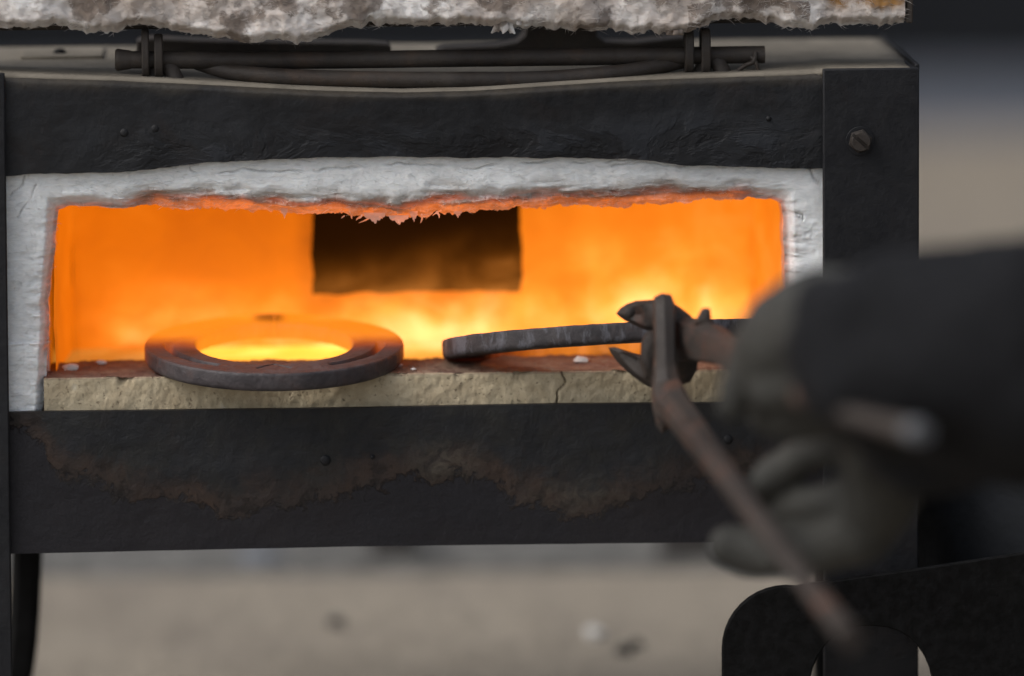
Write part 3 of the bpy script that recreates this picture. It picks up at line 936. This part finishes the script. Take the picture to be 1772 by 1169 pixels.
for px in (285, 1232):
    q = hp(px, 140 if px < 600 else 133, HY); mb = MB()
    mb.tube([(q.x - .006, HY, zt - .004), (q.x - .003, HY, zt + .002), (q.x + .002, HY - .002, zt + .003), (q.x + .006, HY - .004, zt - .004)], [(.004, .0025)] * 4, 10, Vector((0, 1, 0)), 4)
    mb.build('hinge_foot', 'hinge_steel', forge, 50)
# cotter pin through the right end of the rod
mb = MB()
mb.tube([hp(1308, 90, HY - .0045), hp(1304, 106, HY - .006), hp(1290, 113, HY - .006), hp(1274, 124, HY - .006)], [.0011, .0012, .0012, .0009], 8)
mb.tube([hp(1300, 98, HY - .0045), hp(1308, 108, HY - .006), hp(1312, 121, HY - .006)], [.0011, .0011, .0009], 8)
mb.build('cotter_pin', 'hinge_steel', rod, 50)
# bowed grab bar under the rod
mb = MB(); BY = .014
mb.tube([hp(340, 108, .026), hp(400, 124, .02), hp(500, 133, BY), hp(640, 137, BY), hp(800, 138, BY), hp(930, 137, BY), hp(1040, 129, BY), hp(1120, 118, .018), hp(1190, 104, .026)], [.0036, .0040, .0042, .0042, .0042, .0042, .0042, .0039, .0036], 14, Vector((0, 1, 0)), 6)
mb.build('grab_bar', 'hinge_steel', forge, 60)
# straps behind that carry the lid
def strap(pts, dep, h=.003):
    m2 = MB(); out = [P(x, y, dep) for x, y in pts]
    m2.prism(out, lambda p: Vector(p), lambda p: Vector(p) + Vector((0, .020, 0)))
    return m2.build('lid_strap', 'hinge_steel', forge, 30, .0012)
strap([(236, 70), (262, 66), (380, 71), (640, 74), (672, 76), (678, 82), (676, 92), (620, 94), (236, 96)], .075)
strap([(755, 86), (770, 82), (860, 79), (895, 72), (908, 60), (912, 30), (1030, 30), (1034, 62), (1048, 72), (1100, 73), (1180, 64), (1196, 70), (1196, 96), (1000, 97), (800, 97), (757, 94)], .075)
# small plate lying on the top, left
q = P(108, 96, .10)
mb = MB(); mb.box((q.x - .021, .085, zt - .001), (q.x + .021, .135, zt + .0026)); tpl = mb.build('cover_plate', 'top_dust', forge, 30, .0008)
q = P(104, 98, .105); mb = MB(); mb.ball((q.x, .10, zt + .0026), (.0035, .0035, .0025), 10, 6); mb.build('screw', 'black_steel', tpl)

# --- lid: open, standing above the mouth
LBOT = [(-60, 50), (0, 52), (60, 48), (100, 45), (150, 60), (200, 58), (225, 45), (260, 46), (300, 56), (340, 62), (390, 66), (420, 76), (450, 74), (480, 68), (510, 76), (540, 74), (570, 62), (600, 50), (640, 44), (740, 45), (800, 42), (850, 46), (900, 48), (960, 50), (1000, 55), (1050, 52), (1090, 58), (1130, 56), (1170, 60), (1210, 52), (1240, 36), (1300, 36), (1350, 46), (1390, 52), (1410, 52), (1450, 44), (1500, 46), (1566, 42)]
LY = .004
zlt = P(800, -330, LY).z
nu, nv, nb = 420, 70, 12
v, at = [], {'stain': [], 'ochre': []}
for i in range(nu):
    px = lerp(-175, 1566, i / (nu - 1))
    pb = poly(LBOT, px) + 7 * noise.fractal(Vector((px * .06, 3, 0)), .7, 2.1, 4)
    b = P(px, pb, LY)
    for j in range(nv + nb):
        if j < nv:
            t_ = (j / (nv - 1)) ** .6
            q = Vector((b.x, LY, lerp(zlt, b.z, t_)))
            rnd_ = smooth(.955, 1.0, t_)
            lump = nz(q, 32, 5, .75); fine = nz(q, 130, 4, .7)
            q.y += .008 * rnd_ - .0042 * lump - .0005 * fine
            hgt = (q.z - b.z)
            at['stain'].append(.12 + .62 * smooth(.004, .02, hgt) * (.6 + noise.noise(q * 22)) + (.6 if 1190 < px < 1400 and hgt < .014 else 0) - (.25 if px > 1402 else 0) - .5 * smooth(.014, 0.0, hgt))
            at['ochre'].append((1.0 if px > 1402 else 0) * smooth(.006, .012, hgt))
        else:
            t_ = (j - nv + 1) / nb
            q = Vector((b.x, LY + .008 + .026 * t_, b.z + .004 * t_ + .0015 * nz((b.x, t_, 0), 40)))
            at['stain'].append(.25); at['ochre'].append(0)
        v.append(q)
lid = bpy.data.objects.new('lid', None); col.objects.link(lid); lid.parent = forge
lw = mesh_obj('lid_lining', v, grid_faces(nu, nv + nb), 'lid_wool', lid, at); fix(lw, 70)
fuzz(lw, len(v), 11000, 'lid_wool', .0034, .00009, lid)
a, b = P(-178, 40, LY), P(1568, 40, LY)
mb = MB()
mb.box((a.x, LY + .024, P(800, 44, .03).z), (b.x + .0035, LY + .045, zlt)); mb.box((b.x + .0002, LY + .001, P(1568, 40, LY).z), (b.x + .0036, LY + .0238, zlt))
mb.box((a.x, LY + .001, zlt + .0005), (b.x + .0036, LY + .045, zlt + .004))
mb.build('lid_frame', 'hinge_steel', lid, 30, .0008)
# torn tufts below the lid edge
def tuft(px, py, L, n_, seed):
    random.seed(seed); m2 = MB()
    q = P(px, py, LY + .004)
    for k in range(n_):
        d = Vector((random.uniform(-.55, .35), random.uniform(-.4, .3), -1)).normalized(); l = L * random.uniform(.5, 1)
        s0 = q + Vector((random.uniform(-.003, .003), random.uniform(-.002, .002), .002))
        m2.tube([s0, s0 + d * l * .5, s0 + d * l + Vector((random.uniform(-.002, .002), 0, 0))], [(.0012, .0008), (.0017, .0009), (.0004, .0003)], 6, Vector((.2, 1, .1)), 3)
    return m2.build('wool_tuft', 'lid_wool', lid, 60)
tuft(872, 44, .0065, 14, 3); tuft(905, 42, .003, 6, 4); tuft(1168, 58, .003, 6, 5)
random.seed(11)

# --- black end plate with a hand hole, low on the right
PY = -.03
out = [(1960, 928)] + [(1772, 955), (1600, 981), (1480, 998), (1390, 1010)]
cx, cy, rx, ry = 1362, 1122, 113, 110
for k in range(12):
    a = R(-82 - 98 * k / 11)
    out.append((cx + rx * math.cos(a), cy + ry * math.sin(a)))
out += [(1249, 1200), (1252, 1376), (1960, 1376)]
hole = []
for k in range(32):
    a = 2 * math.pi * k / 32
    hole.append((1507 + 108 * math.copysign(abs(math.cos(a)) ** .85, math.cos(a)), 1200 + 118 * math.sin(a)))
bm = bmesh.new()
def ring_edges(pts):
    vs_ = [bm.verts.new(P(x, y, PY)) for x, y in pts]
    return [bm.edges.new((vs_[k], vs_[(k + 1) % len(vs_)])) for k in range(len(vs_))]
ed = ring_edges(out) + ring_edges(hole)
bmesh.ops.triangle_fill(bm, edges=ed, use_beauty=True)
me = bpy.data.meshes.new('end_plate'); bm.to_mesh(me); bm.free()
me.materials.append(M['black_steel'])
ep = bpy.data.objects.new('end_plate', me); col.objects.link(ep); ep.parent = forge
fix(ep)
sm_ = ep.modifiers.new('solid', 'SOLIDIFY'); sm_.thickness = .004; sm_.offset = 0
bv = ep.modifiers.new('bevel', 'BEVEL'); bv.width = .0008; bv.segments = 2; bv.limit_method = 'ANGLE'
mb = MB(); q = P(1560, 1120, 0)
mb.box((q.x - .006, PY + .0025, .01), (q.x + .006, -.0045, .03)); mb.build('plate_spacer', 'black_steel', forge, 30)

# ------------------------------------------------------------------ horseshoes
def make_shoe(name, a, b, web, thick, mat, mark=True):
    """bar swept round the hoof outline: x = a sin, y = -b cos, with a creased top and bevelled edges"""
    nu = 640
    th = R(179.8)
    pts = []
    K = 56
    # section: list of (u across web 0 outer..1 inner, v 0 bottom..1 top, on_top)
    sect = [(0.02, .10, 0), (0.0, .25, 0), (0.0, .5, 0), (0.0, .84, 0), (.006, .95, 0)]
    for k in range(K): sect.append((lerp(.026, .97, k / (K - 1)), 1.0, 1))
    sect += [(.985, .9, 0), (1, .7, 0), (1, .3, 0), (.97, .06, 0), (.9, 0, 0), (.5, 0, 0), (.06, 0, 0)]
    v = []
    for i in range(nu):
        t = lerp(-th, th, i / (nu - 1))
        c = Vector((a * math.sin(t) * (1 - .10 * smooth(1.9, 2.9, abs(t))), -b * math.cos(t), 0))
        nrm = Vector((math.sin(t) / a, -math.cos(t) / b, 0)).normalized()
        wd = web * (1 - .22 * smooth(1.5, 2.7, abs(t)))
        for (u, w, on) in sect:
            p = c + nrm * wd * (.5 - u)
            z = w * thick
            if on:
                # crease: a channel in the outer half, along each branch
                inside = smooth(.52, .62, abs(t)) * (1 - smooth(1.42, 1.62, abs(t)))
                z -= .0034 * inside * smooth(.36, .39, u) * (1 - smooth(.50, .56, u))
                z -= .0007 * smooth(.70, 1.0, u)
                if mark:
                    dx, dy = p.x, p.y + b
                    # chevron stamped at the toe
                    dd = abs((abs(dx) * 1.15) + (dy - .0095))
                    if abs(dx) < .0085 and -.002 < dy < .0105: z -= .0020 * (1 - smooth(.0005, .0016, dd))
            g = .6 * nz(p + Vector((0, 0, z)), 70, 4, .8)
            g2 = nz(p + Vector((3, 0, z)), 260, 3, .7)
            p = p + nrm * (.0005 * g + .0002 * g2) * (1 if not on else 0)
            z += (.0003 * g + .00012 * g2) * (1 if on else .4)
            p.z = z
            v.append(p)
    nv = len(sect)
    f = grid_faces(nu, nv, 0, True) + [tuple(range(nv)), tuple((nu - 1) * nv + k for k in reversed(range(nv)))]
    o = mesh_obj(name, v, f, mat); fix(o, 50)
    return o

GR = 'horseshoes heating in the forge'
s1 = make_shoe('horseshoe', .0525, .0565, .0258, .0092, 'shoe_scale')
tag(s1, 'dark horseshoe lying flat over the brick sill with its far side glowing orange', 'horseshoe', GR)
toe = FM @ P(466, 663, -.028)
s1.rotation_euler = (R(4.6), R(.3), YAW + R(-1))
s1.location = (toe.x, toe.y + .0670, zfloor + .0042)
s2 = make_shoe('horseshoe', .077, .058, .0215, .0094, 'shoe_scale_cool', False)
tag(s2, 'dark horseshoe held tilted in the tongs, its narrow outer edge facing out', 'horseshoe', GR)
s2.rotation_mode = 'XYZ'
c2 = W(1030, 586, -.005 + .066)
s2.rotation_euler = (R(-12.0), R(-2.2), YAW + R(0.5))
s2.location = W(1066, 605, .038)

# crumbs of wool and scale on the sill
def crumb(px, py, r, label, seed):
    q = FM @ P(px, py, .0)
    d = ray(px, py); k = (zfloor + .0018 - CAM.z) / d.z; q = CAM + d * k
    mb = MB(); mb.ball((0, 0, r * .5), (r * 1.6, r, r * .75), 10, 7, .5, seed)
    o = mb.build('wool_crumb', 'wool_crumb', None, 60); o.location = q
    tag(o, label, 'crumb', 'crumbs on the brick sill')
crumb(1006, 627, .0024, 'largest pale crumb on the brick sill, below the tong-held horseshoe', 1)
crumb(716, 640, .0009, 'tiny pale crumb at the brick edge, farther from the flat horseshoe', 2)
crumb(690, 634, .0013, 'tiny pale crumb at the brick edge right beside the flat horseshoe', 3)
crumb(122, 640, .0026, 'pale crumb at the left end of the brick sill by the wool', 4)
crumb(176, 630, .0018, 'pale crumb on the sill between the left wool and the flat horseshoe', 5)

# ------------------------------------------------------------------ tongs
tg = thing('tongs', 'rusty iron tongs in the gloved hand gripping the tilted horseshoe', 'tongs', W(1150, 620, -.08))
T0 = tg.location.copy()
def TP(px, py, d): return W(px, py, -d) - T0
def tr(r, d): return rpx(r, -d)
def slab(mb, outline, d, thick, dome=.35, lean=0.0):
    """forged plate: an outline with a domed front face, rounded rim and real thickness"""
    cx_ = sum(p[0] for p in outline) / len(outline); cy_ = sum(p[1] for p in outline) / len(outline)
    n_ = len(outline); o_ = len(mb.v)
    for (sc_, dd) in ((.35, d), (.75, d - thick * dome * .25), (.94, d - thick * dome * .7), (1.0, d - thick * dome), (1.0, d - thick * .8), (.92, d - thick)):
        for x, y in outline:
            mb.v.append(TP(cx_ + (x - cx_) * sc_, cy_ + (y - cy_) * sc_, dd + lean * (x - cx_)))
    mb.f += grid_faces(6, n_, o_, True)
    mb.f += [tuple(o_ + k for k in range(n_)), tuple(o_ + 5 * n_ + k for k in reversed(range(n_)))]
mb = MB()
slab(mb, [(1066, 542), (1073, 533), (1085, 525), (1100, 520), (1128, 518), (1148, 517), (1162, 522), (1178, 532), (1196, 546), (1204, 562), (1190, 576), (1165, 578), (1135, 575), (1112, 569), (1095, 561), (1082, 555), (1072, 548)], .072, .014, .6, .00012)
mb.tube([TP(1146, 523, .072), TP(1149, 530, .082), TP(1150, 560, .088), TP(1151, 610, .094), TP(1153, 650, .098), TP(1160, 690, .108), TP(1187, 730, .145), TP(1262, 832, .26), TP(1370, 975, .37), TP(1440, 1064, .42), TP(1474, 1107, .45)],
        [(tr(14, .08), .004), (tr(20, .08), .006), (tr(20, .08), .006), (tr(20, .09), .006), (tr(23, .09), .0065), (tr(32, .1), .008), (tr(29, .12), .0075), (tr(22, .2), .0062), (tr(19, .3), .0056), (tr(20, .4), .0056), (tr(23, .45), .0062)], 8, Vector((0, -1, .3)), 6, .5)
slab(mb, [(1127, 650), (1150, 655), (1185, 690), (1178, 725), (1155, 742), (1146, 750), (1136, 738), (1129, 705)], .104, .010, .5)
mb.build('tong_arm', 'tong_steel', tg, 30)
mb = MB()
slab(mb, [(1053, 601), (1064, 600), (1086, 607), (1110, 615), (1140, 618), (1185, 612), (1208, 622), (1206, 640), (1194, 661), (1170, 668), (1140, 675), (1122, 669), (1104, 658), (1086, 643), (1068, 626), (1057, 611)], .066, .013, .6, .00010)
slab(mb, [(1109, 592), (1115, 577), (1124, 571), (1136, 572), (1142, 600), (1140, 640), (1130, 662), (1116, 655), (1108, 628)], .078, .012, .5)
mb.tube([TP(1172, 565, .070), TP(1192, 586, .080), TP(1222, 592, .098), TP(1262, 610, .15), TP(1340, 660, .31), TP(1430, 703, .43), TP(1520, 729, .468), TP(1578, 744, .488)],
        [(.007, tr(28, .07)), (.009, tr(40, .07)), (.009, tr(36, .1)), (.0068, tr(28, .15)), (.0055, tr(21, .25)), (.005, tr(17, .35)), (.005, tr(17, .42)), (.005, tr(18, .47))], 8, Vector((0, 0, 1)), 6, .5)
slab(mb, [(1200, 560), (1208, 545), (1214, 534), (1220, 532), (1229, 533), (1231, 552), (1240, 566), (1225, 575)], .100, .008, .4)
arm_b = mb.build('tong_arm', 'tong_steel', tg, 30)
mb = MB(); mb.tube([TP(1574, 743, .486), TP(1586, 746, .492), TP(1597, 749, .498)], [(.005, tr(18, .46)), (.0055, tr(21, .46)), (.0045, tr(16, .46))], 14, Vector((0, 0, 1)), 4)
mb.build('rein_end', 'bright_steel', arm_b, 50)
mb = MB(); mb.ball(TP(1090, 541, .0722), (.0026, .0018, .0028), 12, 8)
mb.build('rivet', 'tong_steel', tg, 45)

# ------------------------------------------------------------------ person: crouching beside the forge, only a gloved hand and sleeve in view
per = thing('person', 'person in dark clothes reaching in with a grey leather glove', 'person', (.62, -.42, 0))
O = per.location.copy()
def blob(name, mat, chains, vox, extra=8):
    """union of tapered limbs, remeshed into one continuous skin"""
    mb = MB()
    for ch in chains:
        pts = [Vector(p) for p, r in ch]; rs = [r for p, r in ch]
        if len(pts) > 1:
            mb.tube([p - O for p in pts], rs, 16, Vector((.12, .2, 1)), 5)
        for p, r in zip(pts, rs): mb.ball(p - O, r if not hasattr(r, '__len__') else (r[0], r[0], r[1]), 16, 10)
    o = mb.build(name, mat, per, None)
    rm = o.modifiers.new('remesh', 'REMESH'); rm.mode = 'VOXEL'; rm.voxel_size = vox; rm.use_smooth_shade = True
    sm2 = o.modifiers.new('smooth', 'SMOOTH'); sm2.iterations = extra; sm2.factor = .5
    return o
def HP(px, py, d, r): return (W(px, py, -d), rpx(r, -d))
glove = blob('glove', 'glove_leather', [
    [HP(1600, 600, .43, 105), HP(1500, 575, .41, 112), HP(1430, 560, .385, 104), HP(1372, 580, .36, 88), HP(1335, 612, .345, 74)],   # back of the hand to the knuckles
    [HP(1350, 560, .345, 62), HP(1310, 610, .335, 55), HP(1284, 665, .335, 42), HP(1270, 700, .335, 30)],                            # index finger curled down
    [HP(1440, 690, .345, 70), HP(1390, 705, .33, 62), HP(1335, 705, .318, 48)],                                                      # heel of the grip, in the hollow of the hand
    [HP(1440, 640, .385, 70), HP(1380, 655, .365, 56), HP(1335, 675, .355, 44)],                                                     # thumb over the rein
    [HP(1490, 620, .38, 92), HP(1525, 720, .345, 84), HP(1530, 830, .315, 72), HP(1505, 900, .30, 58)],                # palm
    [HP(1520, 770, .32, 46), HP(1420, 775, .285, 36), HP(1345, 815, .265, 34), HP(1308, 850, .262, 27)],             # middle
    [HP(1515, 850, .305, 44), HP(1440, 865, .285, 34), HP(1370, 885, .265, 33), HP(1330, 905, .262, 26)],             # ring
    [HP(1495, 925, .30, 50), HP(1410, 955, .285, 44), HP(1320, 955, .265, 44), HP(1262, 945, .262, 36)],            # little
], .0026, 4)
el = Vector((.52, -.46, .285)); sh = Vector((.66, -.60, .74)); 
jacket = blob('jacket', 'jacket_cloth', [
    [HP(1486, 590, .40, 150), HP(1560, 610, .42, 182), HP(1680, 612, .44, 192), HP(1900, 605, .46, 200), (el, .058), (Vector((.60, -.54, .5)), .066), (sh, .08)],
    [HP(1540, 700, .395, 100), HP(1580, 775, .385, 82), HP(1660, 740, .41, 118), HP(1800, 700, .45, 130)],
    [(sh, .085), (Vector((.80, -.50, .78)), .10), (Vector((.96, -.36, .74)), .085)],
    [(Vector((.80, -.48, .74)), (.13, .10)), (Vector((.84, -.40, .55)), (.15, .14)), (Vector((.88, -.34, .36)), (.15, .13))],
    [(Vector((.96, -.36, .74)), .075), (Vector((.94, -.52, .50)), .06), (Vector((.76, -.56, .36)), .05)],
], .008, 8)
tex = bpy.data.textures.new('cloth_folds', 'CLOUDS'); tex.noise_scale = .045; tex.noise_depth = 2
for ob_, st_ in ((jacket, .022), (glove, .006)):
    dm = ob_.modifiers.new('folds', 'DISPLACE'); dm.texture = tex; dm.strength = st_; dm.texture_coords = 'LOCAL'
trousers = blob('trousers', 'trouser_cloth', [
    [(Vector((.88, -.32, .30)), .14), (Vector((.66, -.10, .30)), .10), (Vector((.298, .115, .125)), .104)],
    [(Vector((.298, .115, .12)), .100), (Vector((.60, .06, .075)), .07), (Vector((.80, .02, .06)), .055)],
    [(Vector((.90, -.36, .30)), .14), (Vector((.74, -.62, .42)), .10), (Vector((.62, -.66, .40)), .085)],
    [(Vector((.62, -.66, .40)), .08), (Vector((.66, -.62, .22)), .068), (Vector((.70, -.58, .06)), .05)],
], .009, 6)
boots = blob('boot', 'hair', [[(Vector((.70, -.58, .07)), .052), (Vector((.66, -.62, .045)), .045), (Vector((.56, -.70, .035)), .035)]], .007)
boots2 = blob('boot', 'hair', [[(Vector((.80, .02, .07)), .052), (Vector((.84, .03, .045)), .045), (Vector((.92, .05, .035)), .035)]], .007)
head = blob('body', 'skin', [
    [(Vector((.79, -.50, .80)), .055), (Vector((.76, -.53, .90)), .055)],
    [(Vector((.745, -.545, .945)), .078), (Vector((.755, -.535, 1.0)), .088), (Vector((.72, -.56, .92)), .05)],
    [(Vector((.668, -.60, .965)), .014), (Vector((.655, -.608, .945)), .017)],
    [(Vector((.80, -.62, .96)), .018)], [(Vector((.70, -.46, .96)), .018)],
], .006)
hair = blob('hair', 'hair', [[(Vector((.775, -.52, 1.03)), .085), (Vector((.80, -.50, .97)), .075)]], .007)
